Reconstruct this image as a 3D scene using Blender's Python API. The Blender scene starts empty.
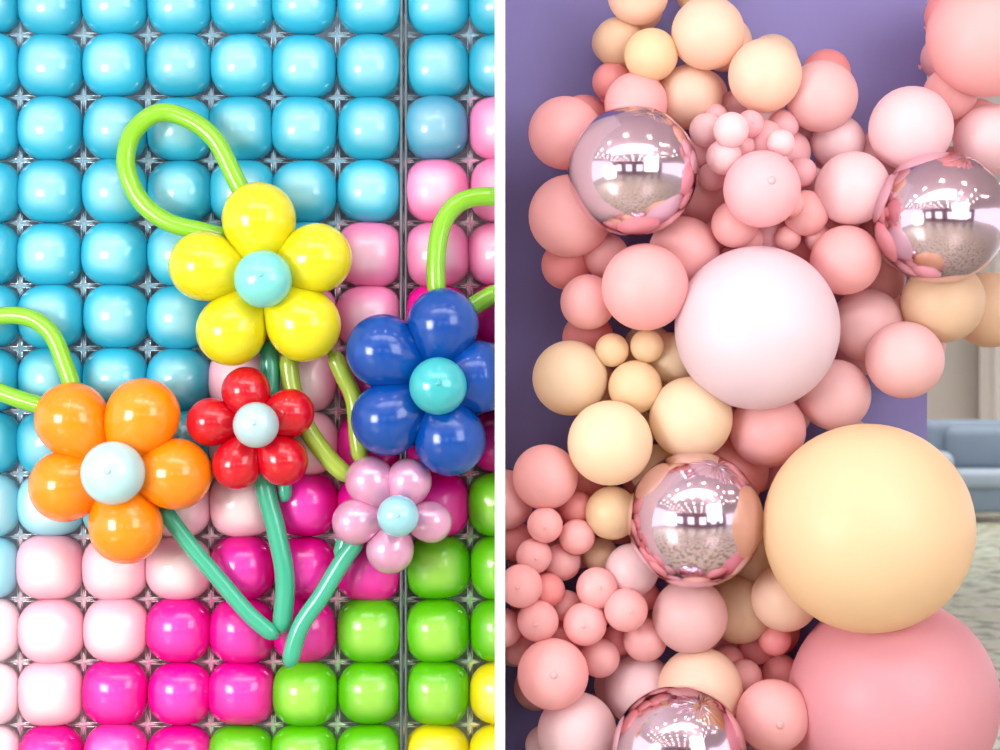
import bpy, math, random
from mathutils import Vector, Matrix
random.seed(7)
S=bpy.context.scene
try:
    S.view_settings.view_transform='Standard'; S.view_settings.look='None'
except Exception as e: print(e)
COL=S.collection
D=6.667; F=1666.7; CH=1.75
def sc(y): return (D+y)/F
def P(px,py,y=0.0):
    s=sc(y); return Vector(((px-500)*s,y,CH-(py-375)*s))
def lin(c):
    return tuple(((v/255)/12.92 if v/255<=0.04045 else ((v/255+0.055)/1.055)**2.4) for v in c)+(1,)

# ---------------- materials ----------------
MATS={}
def nodes(name):
    m=bpy.data.materials.new(name); m.use_nodes=True
    nt=m.node_tree; nt.nodes.clear()
    return m,nt,nt.nodes.new('ShaderNodeOutputMaterial')
def latex(name,rgb,rough=0.28,trans=0.22,crown=None,crown_r=(0.25,0.82),metal=0,vary=0.05,spec=0.5,coat=0.0,sheen=0.0):
    if name in MATS: return MATS[name]
    m,nt,out=nodes(name); N=nt.nodes.new; L=nt.links.new
    b=N('ShaderNodeBsdfPrincipled'); b.inputs['Roughness'].default_value=rough
    b.inputs['Metallic'].default_value=metal; b.inputs['Specular IOR Level'].default_value=spec
    b.inputs['Coat Weight'].default_value=coat; b.inputs['Coat Roughness'].default_value=0.1
    oi=N('ShaderNodeObjectInfo'); hs=N('ShaderNodeHueSaturation')
    mr=N('ShaderNodeMapRange'); mr.inputs['To Min'].default_value=1-vary; mr.inputs['To Max'].default_value=1+vary
    L(oi.outputs['Random'],mr.inputs['Value']); L(mr.outputs[0],hs.inputs['Value'])
    tc=N('ShaderNodeTexCoord')
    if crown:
        # colour blends to a paler tone over the crown of each squared balloon (object space)
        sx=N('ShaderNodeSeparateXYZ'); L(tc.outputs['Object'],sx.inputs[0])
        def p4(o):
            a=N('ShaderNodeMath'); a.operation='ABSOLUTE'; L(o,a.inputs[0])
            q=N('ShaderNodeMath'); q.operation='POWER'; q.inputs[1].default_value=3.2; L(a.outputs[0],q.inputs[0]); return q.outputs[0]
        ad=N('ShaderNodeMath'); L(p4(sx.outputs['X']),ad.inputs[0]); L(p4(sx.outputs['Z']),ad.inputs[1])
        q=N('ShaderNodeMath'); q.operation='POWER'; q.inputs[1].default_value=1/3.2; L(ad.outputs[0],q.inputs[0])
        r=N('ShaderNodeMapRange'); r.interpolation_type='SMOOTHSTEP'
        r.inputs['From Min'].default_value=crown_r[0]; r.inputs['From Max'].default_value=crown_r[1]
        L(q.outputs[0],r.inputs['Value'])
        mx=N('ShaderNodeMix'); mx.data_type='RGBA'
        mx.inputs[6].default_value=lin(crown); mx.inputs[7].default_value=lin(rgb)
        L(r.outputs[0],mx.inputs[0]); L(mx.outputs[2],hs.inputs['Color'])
    else:
        no=N('ShaderNodeTexNoise'); no.inputs['Scale'].default_value=1.3; no.inputs['Detail'].default_value=1
        L(tc.outputs['Object'],no.inputs['Vector'])
        mx=N('ShaderNodeMix'); mx.data_type='RGBA'
        c=lin(rgb); mx.inputs[6].default_value=tuple(v*0.94 for v in c[:3])+(1,); mx.inputs[7].default_value=tuple(min(1,v*1.05) for v in c[:3])+(1,)
        L(no.outputs['Fac'],mx.inputs[0]); L(mx.outputs[2],hs.inputs['Color'])
    L(hs.outputs[0],b.inputs['Base Color'])
    if trans>0:
        t=N('ShaderNodeBsdfTranslucent'); L(hs.outputs[0],t.inputs['Color'])
        ms=N('ShaderNodeMixShader'); ms.inputs[0].default_value=trans
        L(b.outputs[0],ms.inputs[1]); L(t.outputs[0],ms.inputs[2]); L(ms.outputs[0],out.inputs[0])
    else: L(b.outputs[0],out.inputs[0])
    MATS[name]=m; return m
def plain(name,rgb,rough=0.6,metal=0,noise=0.0,nscale=5,bump=0.0,emit=0):
    if name in MATS: return MATS[name]
    m,nt,out=nodes(name); N=nt.nodes.new; L=nt.links.new
    b=N('ShaderNodeBsdfPrincipled'); b.inputs['Roughness'].default_value=rough; b.inputs['Metallic'].default_value=metal
    tc=N('ShaderNodeTexCoord'); no=N('ShaderNodeTexNoise'); no.inputs['Scale'].default_value=nscale
    L(tc.outputs['Object'],no.inputs['Vector'])
    c=lin(rgb); mx=N('ShaderNodeMix'); mx.data_type='RGBA'
    mx.inputs[6].default_value=tuple(v*(1-noise) for v in c[:3])+(1,); mx.inputs[7].default_value=tuple(min(1,v*(1+noise)) for v in c[:3])+(1,)
    L(no.outputs['Fac'],mx.inputs[0]); L(mx.outputs[2],b.inputs['Base Color'])
    if emit:
        b.inputs['Emission Color'].default_value=c; b.inputs['Emission Strength'].default_value=emit
    if bump:
        bp=N('ShaderNodeBump'); bp.inputs['Strength'].default_value=bump; bp.inputs['Distance'].default_value=0.01
        L(no.outputs['Fac'],bp.inputs['Height']); L(bp.outputs[0],b.inputs['Normal'])
    L(b.outputs[0],out.inputs[0]); MATS[name]=m; return m

# ---------------- mesh helpers ----------------
def mk(name,verts,faces,mat=None,smooth=True):
    me=bpy.data.meshes.new(name); me.from_pydata([tuple(v) for v in verts],[],faces); me.update()
    if smooth: me.polygons.foreach_set('use_smooth',[True]*len(me.polygons))
    if mat: me.materials.append(mat)
    return me
def add(name,me,parent=None,M=None,mat=None):
    o=bpy.data.objects.new(name,me); COL.objects.link(o)
    if M is not None: o.matrix_world=M
    if parent: o.parent=parent
    if mat:
        if not me.materials: me.materials.append(None)
        o.material_slots[0].link='OBJECT'; o.material_slots[0].material=mat
    return o
def empty(name):
    o=bpy.data.objects.new(name,None); COL.objects.link(o); o.empty_display_size=0.1; return o
def lathe(prof,seg=40):
    vs=[];fs=[];rings=[]
    for r,z in prof:
        if r<1e-6: rings.append([len(vs)]); vs.append((0,0,z))
        else:
            rings.append(list(range(len(vs),len(vs)+seg)))
            for i in range(seg):
                a=2*math.pi*i/seg; vs.append((r*math.cos(a),r*math.sin(a),z))
    for a,b in zip(rings[:-1],rings[1:]):
        for i in range(seg):
            j=(i+1)%seg
            if len(a)==1: fs.append((a[0],b[i],b[j]))
            elif len(b)==1: fs.append((a[i],b[0],a[j]))
            else: fs.append((a[i],b[i],b[j],a[j]))
    return vs,fs
def balloon_prof(el=1.12,taper=0.10,knot=True):
    pr=[]
    n=26
    for i in range(n+1):
        t=math.pi*i/n*0.985
        z=math.cos(t); r=math.sin(t)
        if z<0:
            z2=z*el; r*=1-taper*(z*z)
        else: z2=z
        if i==0: r=0
        pr.append((max(r,0.0),z2))
    e=-el
    pr[-1]=(0.055,e-0.005)
    if knot:
        pr+=[(0.04,e-0.03),(0.075,e-0.05),(0.085,e-0.075),(0.05,e-0.10),(0.05,e-0.12),(0.10,e-0.17),(0.105,e-0.175),(0.0,e-0.15)]
    else: pr+=[(0,e-0.01)]
    return pr
V_B,F_B=lathe(balloon_prof())
ME_BALLOON=mk('latex_balloon',V_B,F_B)
V_R,F_R=lathe(balloon_prof(1.03,0.03),64)
ME_ROUND=mk('round_balloon',V_R,F_R)
pp=[]
for i in range(25):
    t=math.pi*i/24
    z=math.cos(t); r=math.sin(t)
    if z<0:
        z2=z*1.5; r=math.sin(t)*(1-0.45*abs(z)**2)
    else: z2=z*1.0
    pp.append((r if 0<i<24 else 0.0,z2))
pp[-1]=(0.06,-1.52); pp+=[(0.07,-1.62),(0,-1.66)]
V_P,F_P=lathe(pp); ME_PETAL=mk('petal_balloon',V_P,F_P)
hp=[(0,1.02),(0.07,1.015),(0.10,0.985),(0.10,0.965),(0.13,0.965)]
for i in range(4,25):
    t=math.pi*i/24*0.98+0.02
    hp.append((math.sin(t) if i<24 else 0.0,math.cos(t)*0.97))
hp[-1]=(0,-0.97)
V_H,F_H=lathe(hp); ME_HUB=mk('hub_balloon',V_H,F_H)

def orient(pos,axis,r):
    q=Vector(axis).normalized().to_track_quat('Z','Y')
    return Matrix.Translation(pos)@q.to_matrix().to_4x4()@Matrix.Scale(r,4)
XD=0.0187
def clampmesh(base,M,side):
    vs=[]
    Mi=M.inverted()
    for v in base.vertices:
        w=M@v.co
        if side<0: w.x=min(w.x,-XD-.0005)
        else: w.x=max(w.x,XD+.0005)
        vs.append(Mi@w)
    me=mk(base.name+'_pressed',vs,[tuple(p.vertices) for p in base.polygons]); return me
def place(name,base,M,mat,parent,r,side):
    x=M.translation.x
    if side<0 and x+r*1.2>-XD: base=clampmesh(base,M,-1)
    elif side>0 and x-r*1.2<XD: base=clampmesh(base,M,1)
    return add(name,base,parent,M,mat)

# squared balloon
def superell(n=2.95,nu=40,nv=22):
    vs=[];fs=[];rings=[]
    for j in range(nv+1):
        ph=-math.pi/2+math.pi*j/nv
        y=math.sin(ph); k=abs(math.cos(ph))
        if j in (0,nv): rings.append([len(vs)]); vs.append((0,y,0)); continue
        rg=[]
        for i in range(nu):
            a=2*math.pi*i/nu; c,s=math.cos(a),math.sin(a)
            nk=2+(n-2)*k**1.5
            rr=k/((abs(c)**nk+abs(s)**nk)**(1/nk))
            rg.append(len(vs)); vs.append((rr*c,y,rr*s))
        rings.append(rg)
    for a,b in zip(rings[:-1],rings[1:]):
        for i in range(nu):
            j=(i+1)%nu
            if len(a)==1: fs.append((a[0],b[i],b[j]))
            elif len(b)==1: fs.append((a[i],b[0],a[j]))
            else: fs.append((a[i],b[i],b[j],a[j]))
    return mk('squared_balloon',vs,fs)
ME_SQ=[superell(2.45),superell(2.65),superell(2.85)]

def catmull(pts,n=10):
    out=[]
    p=[pts[0]*2-pts[1]]+pts+[pts[-1]*2-pts[-2]]
    for i in range(1,len(p)-2):
        for k in range(n):
            t=k/n
            out.append(0.5*((2*p[i])+(p[i+1]-p[i-1])*t+(2*p[i-1]-5*p[i]+4*p[i+1]-p[i+2])*t*t+(3*p[i]-p[i-1]-3*p[i+1]+p[i+2])*t**3))
    out.append(p[-2]); return out
def tube(name,pts,r,mat,parent=None,seg=16,cap=True,side=0):
    c=catmull([Vector(p) for p in pts]); vs=[];fs=[]
    n=len(c); 
    L=[0]
    for a,b in zip(c[:-1],c[1:]): L.append(L[-1]+(b-a).length)
    up=Vector((0,1,0))
    for i in range(n):
        t=(c[min(i+1,n-1)]-c[max(i-1,0)]).normalized()
        u=t.cross(up).normalized(); w=u.cross(t).normalized()
        d=min(L[i],L[-1]-L[i])/(1.6*r)
        rr=r*(math.sqrt(max(0.03,1-(1-min(1,d))**2)) if cap else 1)
        for k in range(seg):
            a=2*math.pi*k/seg; v=c[i]+(u*math.cos(a)+w*math.sin(a))*rr
            if side<0: v.x=min(v.x,-XD)
            vs.append(v)
    for i in range(n-1):
        for k in range(seg):
            j=(k+1)%seg; fs.append((i*seg+k,i*seg+j,(i+1)*seg+j,(i+1)*seg+k))
    fs.append(tuple(range(seg))[::-1]); fs.append(tuple((n-1)*seg+k for k in range(seg)))
    return add(name,mk(name,vs,fs,mat),parent)
def box(name,lo,hi,mat,parent=None,bev=0):
    x0,y0,z0=lo;x1,y1,z1=hi
    vs=[(x0,y0,z0),(x1,y0,z0),(x1,y1,z0),(x0,y1,z0),(x0,y0,z1),(x1,y0,z1),(x1,y1,z1),(x0,y1,z1)]
    fs=[(0,3,2,1),(4,5,6,7),(0,1,5,4),(1,2,6,5),(2,3,7,6),(3,0,4,7)]
    o=add(name,mk(name,vs,fs,mat,smooth=bev>0),parent)
    if bev:
        b=o.modifiers.new('b','BEVEL'); b.width=bev; b.segments=5
    return o

# ---------------- room ----------------
m_white=plain('white_paint',(250,250,250),0.5,noise=0.02)
m_purple=plain('periwinkle_paint',(122,114,174),0.55,noise=0.08,nscale=0.9)
m_pale=plain('pale_backing_paint',(222,226,228),0.6,noise=0.05)
m_cream=plain('cream_plaster',(218,208,198),0.7,noise=0.05,nscale=0.6)
m_ceil=plain('ceiling_paint',(222,208,216),0.8,noise=0.03)
m_rear=plain('mauve_wallpaper',(138,112,130),0.7,noise=0.25,nscale=2)
def terrazzo():
    m,nt,out=nodes('terrazzo'); N=nt.nodes.new; L=nt.links.new
    b=N('ShaderNodeBsdfPrincipled'); b.inputs['Roughness'].default_value=0.25
    tc=N('ShaderNodeTexCoord'); v=N('ShaderNodeTexVoronoi'); v.inputs['Scale'].default_value=6
    no=N('ShaderNodeTexNoise'); no.inputs['Scale'].default_value=6; no.inputs['Detail'].default_value=4
    L(tc.outputs['Object'],v.inputs['Vector']); L(tc.outputs['Object'],no.inputs['Vector'])
    r=N('ShaderNodeValToRGB'); r.color_ramp.elements[0].position=0.38; r.color_ramp.elements[0].color=lin((124,130,106))
    r.color_ramp.elements[1].position=0.52; r.color_ramp.elements[1].color=lin((200,202,180))
    L(no.outputs['Fac'],r.inputs[0])
    mx=N('ShaderNodeMix'); mx.data_type='RGBA'; mx.blend_type='MULTIPLY'; mx.inputs[0].default_value=0.12
    L(r.outputs[0],mx.inputs[6]); L(v.outputs['Color'],mx.inputs[7]); L(mx.outputs[2],b.inputs['Base Color']); L(b.outputs[0],out.inputs[0]); return m
box('floor',(-9,-11,-0.1),(14,24,0),terrazzo())
box('ceiling',(-9,-11,4.6),(14,24,4.7),m_ceil)
xe=(927-500)*sc(0.5)
box('wall_left_bay',(-3.2,0.2,0),(-XD,0.3,4.2),m_pale)
box('wall_right_bay',(XD,0.5,0),(xe,0.62,4.2),m_purple)
box('wall_divider',(-XD,-0.45,0),(XD,0.62,4.2),m_white)
box('wall_back',(-9,23,0),(14,23.2,4.6),m_cream)
rear=box('wall_front',(-9,-11.2,0),(14,-11,4.6),m_rear)
m_glow=plain('daylight_glass',(235,240,250),0.3,emit=2.0)
for i in range(5):
    x=-7+i*4
    w=empty('window_%d'%(i+1))
    box('glass',(x,-10.98,1.0),(x+2.2,-10.95,3.4),m_glow,w)
    for k in range(4):
        xx=x+k*2.2/3; box('mullion',(xx-0.03,-10.97,0.95),(xx+0.03,-10.9,3.45),m_white,w)
    box('sill',(x-0.1,-10.97,0.9),(x+2.3,-10.85,0.97),m_white,w)
    box('head',(x-0.1,-10.97,3.4),(x+2.3,-10.85,3.47),m_white,w)
m_dl=plain('lamp_diffuser',(255,244,235),0.4,emit=22)
dl=empty('ceiling_downlights')
vd,fd=lathe([(0,4.56),(0.09,4.56),(0.09,4.585),(0.12,4.585),(0.12,4.6),(0,4.6)],20)
med=mk('downlight',vd,fd,m_dl)
for i in range(9):
    for j in range(7):
        add('downlight',med,dl,Matrix.Translation((-6+i*1.5,-9.5+j*1.3,0)))
# far furniture
m_sofa=plain('slate_blue_fabric',(110,124,140),0.9,noise=0.12,nscale=3)
m_sofa2=plain('light_blue_fabric',(142,154,168),0.9,noise=0.1,nscale=3)
sy=13.0; ss=sc(sy); sx=(934-500)*ss
sofa=empty('sofa')
box('base',(sx,sy,0.12),(sx+2.6,sy+0.95,0.42),m_sofa,sofa,0.05)
box('back',(sx+0.05,sy+0.68,0.3),(sx+2.55,sy+0.98,1.2),m_sofa,sofa,0.14)
box('arm_1',(sx-0.02,sy-0.02,0.12),(sx+0.26,sy+0.95,0.84),m_sofa2,sofa,0.12)
box('arm_2',(sx+2.34,sy-0.02,0.12),(sx+2.62,sy+0.95,0.84),m_sofa2,sofa,0.12)
for k in range(2):
    box('seat_cushion_%d'%(k+1),(sx+0.27+k*1.04,sy-0.04,0.40),(sx+1.29+k*1.04,sy+0.72,0.62),m_sofa2,sofa,0.08)
    box('back_cushion_%d'%(k+1),(sx+0.3+k*1.04,sy+0.5,0.58),(sx+1.28+k*1.04,sy+0.76,1.12),m_sofa,sofa,0.12)
m_leg=plain('dark_wood',(60,45,38),0.5,noise=0.2)
for i,(a,b) in enumerate([(0.1,0.08),(2.5,0.08),(0.1,0.85),(2.5,0.85)]):
    box('leg_%d'%(i+1),(sx+a-0.03,sy+b-0.03,0),(sx+a+0.03,sy+b+0.03,0.14),m_leg,sofa)
# curtain
cv=[];cf=[]
cx0=sx+3.3
for i in range(241):
    x=cx0+i*0.03; y=22.6+0.06*math.sin(i*0.5)+0.03*math.sin(i*1.3)
    cv+=[(x,y,0.03),(x,y,4.4)]
for i in range(240): cf.append((2*i,2*i+2,2*i+3,2*i+1))
add('curtain',mk('curtain',cv,cf,plain('linen',(232,222,214),0.8,noise=0.05)))
box('baseboard_back',(-8.9,22.94,0.0),(13.9,22.995,0.18),m_white)

# ---------------- balloon grid wall ----------------
grid=empty('balloon_backdrop_grid')
colx=[-76,-12,51,116,180,242,305,370,437,502]
rowy=[66+62.7*k for k in range(-1,12)]
rows=["AAAAAAAAAA","AAAAAAAAAA","AAAAAAAABP","AAAAAAAAPP","AAAAAAAPPP","AAAAAQPPHH","AAAAAQQHHH","AAAAAQQHHH",
      "LLLLQQHHHG","LLQQQHHHGG","WWQQHHHGGG","WWQHHHGGGY","WWHIHGGGYY"]
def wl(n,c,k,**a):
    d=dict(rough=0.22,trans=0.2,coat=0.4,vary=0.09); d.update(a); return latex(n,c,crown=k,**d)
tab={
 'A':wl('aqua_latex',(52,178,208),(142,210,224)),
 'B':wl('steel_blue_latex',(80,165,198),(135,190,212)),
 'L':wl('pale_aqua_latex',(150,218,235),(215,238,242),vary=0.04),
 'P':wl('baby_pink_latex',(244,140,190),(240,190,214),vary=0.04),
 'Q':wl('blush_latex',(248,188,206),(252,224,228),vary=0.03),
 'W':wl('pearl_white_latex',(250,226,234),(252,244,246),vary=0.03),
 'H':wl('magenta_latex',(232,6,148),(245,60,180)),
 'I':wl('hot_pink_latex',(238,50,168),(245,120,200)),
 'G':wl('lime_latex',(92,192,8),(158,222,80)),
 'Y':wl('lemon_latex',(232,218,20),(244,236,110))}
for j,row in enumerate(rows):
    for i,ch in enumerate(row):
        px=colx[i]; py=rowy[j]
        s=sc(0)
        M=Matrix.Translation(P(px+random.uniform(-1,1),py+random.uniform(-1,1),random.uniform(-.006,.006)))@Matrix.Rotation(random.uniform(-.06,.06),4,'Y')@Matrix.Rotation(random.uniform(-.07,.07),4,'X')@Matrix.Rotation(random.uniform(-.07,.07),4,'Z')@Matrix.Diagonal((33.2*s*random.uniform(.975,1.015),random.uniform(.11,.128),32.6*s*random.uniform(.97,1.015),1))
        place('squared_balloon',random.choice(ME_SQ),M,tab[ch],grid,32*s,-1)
m_steel=plain('galvanised_steel',(225,226,230),0.3,metal=0.8,noise=0.3,nscale=20)
m_dark=plain('dark_steel',(95,100,105),0.4,metal=0.6,noise=0.4,nscale=30)
edx=[-44,20,83.5,148,211,273.5,337.5,403.5,470]
edy=[35+62.7*k for k in range(-1,13)]
frame=empty('grid_frame')
for x in edx:
    for o in (-2.2,2.2):
        tube('vertical_wire',[P(x+o,-90,0.05),P(x+o,400,0.05),P(x+o,800,0.05)],0.003,m_steel,frame,8,False)
for y in edy:
    for o in (-2,2):
        tube('horizontal_wire',[P(-100,y+o,0.055),P(200,y+o,0.055),P(494,y+o,0.055)],0.003,m_steel,frame,8,False)
sv=[];sf=[]
for k in range(8):
    a=math.pi*k/4; r=1 if k%2==0 else 0.3
    sv.append((r*math.cos(a),0,r*math.sin(a)))
sv.append((0,-0.35,0)); sv.append((0,0.2,0))
for k in range(8): sf.append((k,(k+1)%8,8)); sf.append(((k+1)%8,k,9))
ME_STAR=mk('clip',sv,sf,m_steel,False)
for x in edx:
    for y in edy:
        add('clip',ME_STAR,frame,Matrix.Translation(P(x,y,-0.03))@Matrix.Diagonal((0.042,0.036,0.042,1)))
pole=empty('panel_pole')
for dx,r in ((-2.2,0.0075),(2.4,0.006)):
    tube('upright',[P(403.5+dx,-90,-0.05),P(403.5+dx,300,-0.05),P(403.5+dx,810,-0.05)],r,m_dark,pole,12,False)

# ---------------- flowers ----------------
def flower(petals,hub,pm,hm,y=-0.27):
    e=empty('balloon_flower')
    s=sc(y); hx,hy,hr=hub
    hc=P(hx,hy,y)
    for n,(px,py,r) in enumerate(petals):
        c=P(px,py,y+random.uniform(-0.015,0.015)); ax=c-hc; ax.y=0
        rr=r*s
        place('petal_%d'%(n+1),ME_PETAL,orient(c,ax,rr),pm,e,rr,-1)
    sh=sc(y-0.13)
    place('hub',ME_HUB,orient(P(hx,hy,y-0.13),(0.05,-1,0.12),hr*sh),hm,e,hr*sh,-1)
    return e
G=dict(rough=0.2,trans=0.12,coat=0.35)
flower([(259,219,37),(317,258,35),(304,325,37),(231,331,35),(204,266,35)],(263,279,29),
  latex('yellow_latex',(218,208,22),**G),latex('mint_latex',(120,208,202),**G))
flower([(72,419,37),(143,415,37),(176,474,36),(126,527,37),(65,486,36)],(113,473,32),
  latex('orange_latex',(248,136,8),**G),latex('pale_mint_latex',(172,210,214),**G))
flower([(246,391,24.5),(290,413,24.5),(283,461,25),(237,465,25),(211,422,24.5)],(256,425,23),
  latex('red_latex',(200,6,30),**G),latex('pale_grey_mint_latex',(172,200,206),**G),y=-0.25)
flower([(443,324,36),(478,377,37),(450,440,36),(388,419,37),(383,351,37)],(438,386,29),
  latex('royal_blue_latex',(0,66,150),rough=0.2,trans=0.08,coat=0.15),latex('turquoise_latex',(60,174,180),**G))
flower([(370,481,25),(409,481,23),(431,522,21),(390,550,24),(355,522,23)],(398,516,21),
  latex('pearl_pink_latex',(218,158,190),rough=0.25,trans=0.1,coat=0.4,metal=0.35),latex('sky_latex',(150,204,216),**G),y=-0.24)
# ---------------- tubes ----------------
m_lime=latex('lime_tube_latex',(132,196,40),0.2,0.15,coat=0.3); m_olive=latex('olive_tube_latex',(155,180,62),0.2,0.15,coat=0.3)
m_teal=latex('sea_green_latex',(62,172,138),0.2,0.15,coat=0.3)
def T(name,pts,r,mat,y=-0.17,side=0): return tube(name,[P(a,b,y) for a,b in pts],r*sc(y),mat,None,side=side)
T('loop_balloon',[(246,200),(235,178),(215,140),(188,119),(158,113),(133,133),(126,165),(140,200),(168,222),(205,232),(235,240)],9.5,m_lime,-0.2)
T('loop_balloon',[(437,300),(436,262),(441,228),(455,206),(476,197),(505,197)],9.5,m_lime,-0.2,-1)
T('loop_balloon',[(462,315),(478,303),(505,288)],9.5,m_lime,-0.18,-1)
T('loop_balloon',[(75,395),(66,368),(52,335),(30,318),(0,316),(-30,325),(-45,350),(-30,378),(0,392),(28,402),(60,410)],9,m_lime,-0.18)
T('stem_balloon',[(287,350),(293,392),(308,430),(330,460),(352,480)],9.5,m_olive,-0.17)
T('stem_balloon',[(332,350),(343,375),(354,400),(358,440),(362,465)],9,m_olive,-0.16)
T('stem_balloon',[(268,340),(270,380),(266,430),(264,480),(276,530),(285,580),(281,634)],10,m_teal,-0.15)
T('stem_balloon',[(283,470),(285,490),(284,502)],7,m_teal,-0.13)
T('stem_balloon',[(160,505),(190,545),(222,583),(252,617),(278,638)],8.5,m_teal,-0.17)
T('stem_balloon',[(362,535),(342,562),(322,595),(300,628),(288,668)],9,m_teal,-0.19)
T('stem_balloon',[(352,515),(346,540),(338,560)],9,m_teal,-0.14)

# ---------------- garland ----------------
def R(n,c,**k):
    d=dict(rough=0.4,trans=0.35,vary=0.03,spec=0.4); d.update(k); return latex(n,c,**d)
gm={'P':R('salmon_latex',(249,190,190)),'S':R('coral_latex',(248,166,166)),'L':R('light_pink_latex',(248,214,218)),
 'C':R('cream_latex',(246,222,190)),'T':R('tan_latex',(236,204,172)),'W':R('white_latex',(238,218,226)),
 'V':R('peach_latex',(250,216,194)),'K':R('bubblegum_latex',(248,196,202)),'D':R('dusty_pink_latex',(242,198,198)),
 'B':R('rose_latex',(236,168,178)),'N':R('sand_latex',(243,214,174))}
B=[ # px,py,r,mat,layer
(638,-6,31,'V',2),(700,-15,26,'C',1),(618,42,25,'T',1),(651,55,27,'N',3),(708,33,37,'V',3),(765,75,37,'V',3),(612,82,20,'S',2),(636,104,32,'P',2),
(690,97,33,'V',2),(565,133,37,'P',2),(570,216,42,'P',2),(566,265,25,'S',1),(822,96,36,'D',2),(838,142,27,'L',2),
(911,128,42,'L',3),(950,94,27,'P',2),(988,36,61,'P',3),(990,140,36,'L',2),(880,160,30,'D',1),
(762,189,39,'K',4),(853,188,37,'L',3),
(738,108,19,'K',3),(706,130,17,'L',3),(731,130,18,'L',4),(764,119,20,'L',3),(765,140,20,'K',3),(724,157,18,'L',4),(700,152,16,'K',3),(789,152,22,'K',2),
(806,213,23,'P',3),(826,222,19,'P',2),(735,224,24,'P',3),(770,238,22,'K',2),(803,246,20,'S',2),(840,205,14,'P',2),(748,158,16,'L',3),(812,185,18,'L',2),
(750,124,14,'K',4),(783,126,16,'K',3),(742,146,13,'K',4),(781,143,14,'L',4),(797,136,15,'L',2),(802,172,15,'K',3),(713,176,15,'K',3),(828,170,15,'K',2),(716,116,12,'K',3),
(791,203,14,'P',4),(818,238,14,'P',3),(750,240,14,'P',3),(788,238,13,'P',3),(834,236,14,'S',2),(713,236,16,'P',2),(776,163,13,'L',3),(823,205,13,'K',3),
(846,260,35,'P',3),(645,287,44,'P',3),(684,252,36,'P',2),(588,302,28,'P',3),(606,256,23,'P',2),(700,198,28,'P',1),(588,338,26,'S',1),(720,262,26,'S',1),
(867,325,37,'D',2),(905,360,39,'D',2),(835,395,36,'D',2),(768,430,38,'P',2),(880,278,26,'P',1),
(612,350,17,'N',3),(647,346,17,'N',3),(672,358,26,'C',2),(570,378,38,'C',2),(635,387,27,'N',3),(691,418,42,'C',3),(610,443,43,'C',4),
(944,302,41,'T',2),(990,310,38,'T',1),(905,240,30,'L',1),
(612,513,27,'N',3),(545,477,33,'P',3),(503,500,31,'P',2),(582,478,24,'S',1),(655,470,26,'C',1),(735,470,34,'S',1),
(545,525,18,'P',4),(577,508,17,'S',3),(577,537,18,'P',3),(534,556,18,'P',4),(562,562,19,'P',3),(521,586,22,'P',4),(548,590,17,'S',3),(566,606,16,'P',3),
(597,588,21,'P',4),(538,621,21,'P',4),(585,624,22,'P',4),(626,610,22,'P',4),(645,596,15,'S',3),(645,640,22,'P',3),(600,658,20,'P',3),(503,628,20,'P',3),(516,542,20,'S',2),
(618,640,16,'S',2),(560,640,20,'S',2),(520,650,16,'P',2),(553,674,36,'P',4),
(632,570,27,'L',3),(690,616,38,'D',3),(740,610,34,'T',2),(785,598,34,'V',2),(640,690,36,'L',3),(700,690,43,'V',3),(773,716,37,'P',4),(577,732,40,'L',3),
(757,646,19,'S',2),(745,676,17,'P',2),(775,640,16,'S',2),(728,660,16,'S',1),(780,672,18,'S',1),(790,740,22,'S',2),(545,745,20,'L',2),(600,555,18,'T',2),(760,560,28,'T',1),(655,545,25,'L',1),(715,745,30,'S',1),
]
big=[(757,328,82,'W','giant_balloon',3.2),(868,528,104.5,'N','giant_balloon',3),(893,700,104,'B','giant_balloon',2.4)]
chrome=[(633,171,65,'chrome_balloon',4),(940,218,66,'chrome_balloon',4),(695,520,68,'chrome_balloon',4.2),(679,753,67,'chrome_balloon',4.6)]
items=[]
for b in B: items.append(dict(px=b[0],py=b[1],r=b[2],m=b[3],l=b[4],k='b',n='garland_balloon'))
for b in big: items.append(dict(px=b[0],py=b[1],r=b[2],m=b[3],l=b[5],k='g',n=b[4]))
for b in chrome: items.append(dict(px=b[0],py=b[1],r=b[2],m='X',l=b[4],k='c',n=b[3]))
base=list(items)
fl=0;tries=0
while fl<110 and tries<6000:
    tries+=1
    px=random.uniform(515,1010); py=random.uniform(-20,770); r=random.uniform(20,30)
    near=[i for i in base if math.hypot(i['px']-px,i['py']-py)<i['r']-r*0.45]
    n2=[i for i in base if math.hypot(i['px']-px,i['py']-py)<i['r']+8]
    if px>920 and 280<py: continue
    if px<560 and (py<290 or 320<py<480): continue
    if px<610 and py<110: continue
    if px>830 and py<110 and px<930: continue
    if px>860 and 350<py<450: continue
    if not near and len(n2)<3: continue
    if any(i['n']=='filler' and math.hypot(i['px']-px,i['py']-py)<0.75*(i['r']+r) for i in items): continue
    m=random.choice('PSDK') if not (330<py<470 and px<700) else random.choice('CTV')
    if 530<py<660 and 700<px<800: m=random.choice('TVS')
    if py<90 and px<800: m=random.choice('TVC')
    items.append(dict(px=px,py=py,r=r,m=m,l=-0.6,k='b',n='filler')); fl+=1
for i in items:
    i['y']=0.2-0.09*i['l']-(i['r']-30)*0.0015
def W(i): 
    p=P(i['px'],i['py'],i['y']); return p,i['r']*sc(i['y'])
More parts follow.
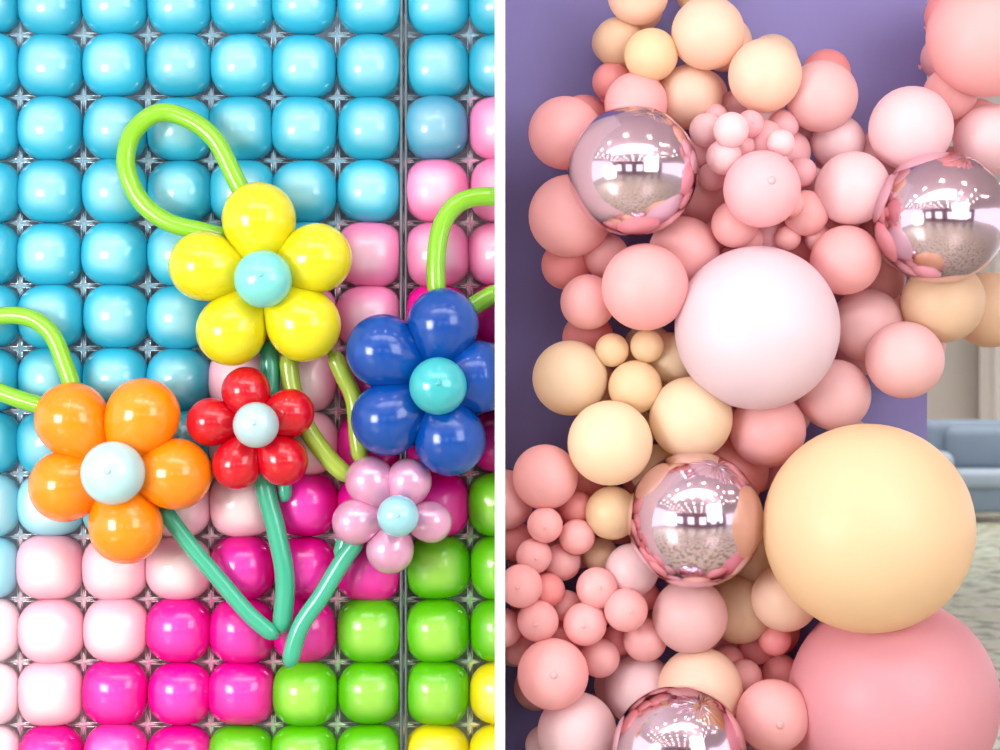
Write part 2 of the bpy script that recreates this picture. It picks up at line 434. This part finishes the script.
for it in range(60):
    for a in range(len(items)):
        A=items[a]
        for b in range(a+1,len(items)):
            Bb=items[b]
            dx=A['px']-Bb['px']; dz=A['py']-Bb['py']; rs=(A['r']+Bb['r'])*0.88
            d2=dx*dx+dz*dz
            if d2>rs*rs: continue
            need=math.sqrt(rs*rs-d2)*0.004
            dy=Bb['y']-A['y']
            if abs(dy)<need:
                sg=1 if (A['l']>Bb['l'] or (A['l']==Bb['l'] and dy>=0)) else -1
                ex=(need-sg*dy)*0.12
                wa=Bb['r']/(A['r']+Bb['r'])
                A['y']-=sg*ex*wa*1.2; Bb['y']+=sg*ex*(1-wa)*1.2
    for A in items:
        A['y']=max(-0.62,min(A['y'],0.49-A['r']*0.0052))
gar=empty('balloon_garland')
def foil():
    m,nt,out=nodes('rose_foil'); N=nt.nodes.new; L=nt.links.new
    b=N('ShaderNodeBsdfPrincipled'); b.inputs['Metallic'].default_value=1; b.inputs['Roughness'].default_value=0.11
    b.inputs['Base Color'].default_value=lin((220,192,206))
    tc=N('ShaderNodeTexCoord'); no=N('ShaderNodeTexNoise'); no.inputs['Scale'].default_value=1.6; no.inputs['Detail'].default_value=0
    L(tc.outputs['Object'],no.inputs['Vector']); bp=N('ShaderNodeBump'); bp.inputs['Strength'].default_value=0.1; bp.inputs['Distance'].default_value=0.06
    L(no.outputs['Fac'],bp.inputs['Height']); L(bp.outputs[0],b.inputs['Normal']); L(b.outputs[0],out.inputs[0]); return m
m_foil=foil()
V_O,F_O=lathe([(math.sin(math.pi*i/40) if 0<i<40 else 0,math.cos(math.pi*i/40)) for i in range(41)],64)
V_O=list(V_O)
for k,v in enumerate(V_O):
    x,y,z=v; a=math.atan2(y,x); rho=math.hypot(x,y)
    w=1-0.012*abs(math.cos(2*a))**12*min(1,rho*2)-(0.012*math.cos(24*a)*max(0,abs(z)-0.93)/0.07 if abs(z)>0.93 else 0)
    V_O[k]=(x*w,y*w,z*w)
ME_ORB=mk('foil_orb',V_O,F_O)
for i in items:
    p,r=W(i)
    if i['k']=='b':
        d=Vector((random.uniform(-.5,.5)+(i['px']-720)/400,-1,random.uniform(-.5,.5)))
        nub=i['l']>=4 and i['r']<42 and i['m'] in 'PK'
        M=orient(p,d if not nub else (random.uniform(-.2,.2),-1,random.uniform(-.1,.2)),r*0.99); place('latex_balloon',ME_HUB if nub else ME_BALLOON,M,gm[i['m']],gar,r,1)
    elif i['k']=='g':
        M=orient(p,(0.1,-1,-0.15 if i['m']!='W' else 0.05),r); add(i['n'],ME_ROUND,None,M,gm[i['m']])
    else:
        M=orient(p,(0.25,-0.5,0.8),r); add(i['n'],ME_ORB,None,M,m_foil)

# ---------------- lights ----------------
w=bpy.data.worlds.new('World'); S.world=w; w.use_nodes=True
bg=w.node_tree.nodes['Background']; bg.inputs[0].default_value=(0.95,0.96,1,1); bg.inputs[1].default_value=1.75
def area(name,loc,tgt,sx_,sy_,e,col=(1,1,1)):
    l=bpy.data.lights.new(name,'AREA'); l.shape='RECTANGLE'; l.size=sx_; l.size_y=sy_; l.energy=e; l.color=col
    o=bpy.data.objects.new(name,l); COL.objects.link(o); o.location=loc
    o.rotation_euler=(Vector(tgt)-Vector(loc)).to_track_quat('-Z','Y').to_euler(); return o
area('added_key_light',(-3.8,-4.4,1.7),(-1.2,0,0.9),1.8,1.8,240,(1,0.98,0.98))  # unseen area lamp added as key light to brighten the left bay
area('added_key_light',(3.6,-5.4,3.0),(1.0,0,1.4),2.8,2.8,165,(1,0.98,0.98))  # second key lamp, likewise added, aimed at the right bay
area('added_overhead_light',(0,-3.0,4.5),(0,-1.5,0),5,1.5,110)  # area lamp added under the ceiling for extra key, not a real fitting
area('added_overhead_light',(6,12,4.5),(6,12,0),6,6,480,(1,0.98,0.95))  # another added area lamp, lights the far lounge from overhead

cam=bpy.data.cameras.new('camera'); co=bpy.data.objects.new('camera',cam); COL.objects.link(co)
co.location=(0,-D,CH); co.rotation_euler=(math.pi/2,0,0)
cam.lens=60; cam.sensor_width=36; cam.dof.use_dof=True; cam.dof.focus_distance=6.4; cam.dof.aperture_fstop=2.2
S.camera=co
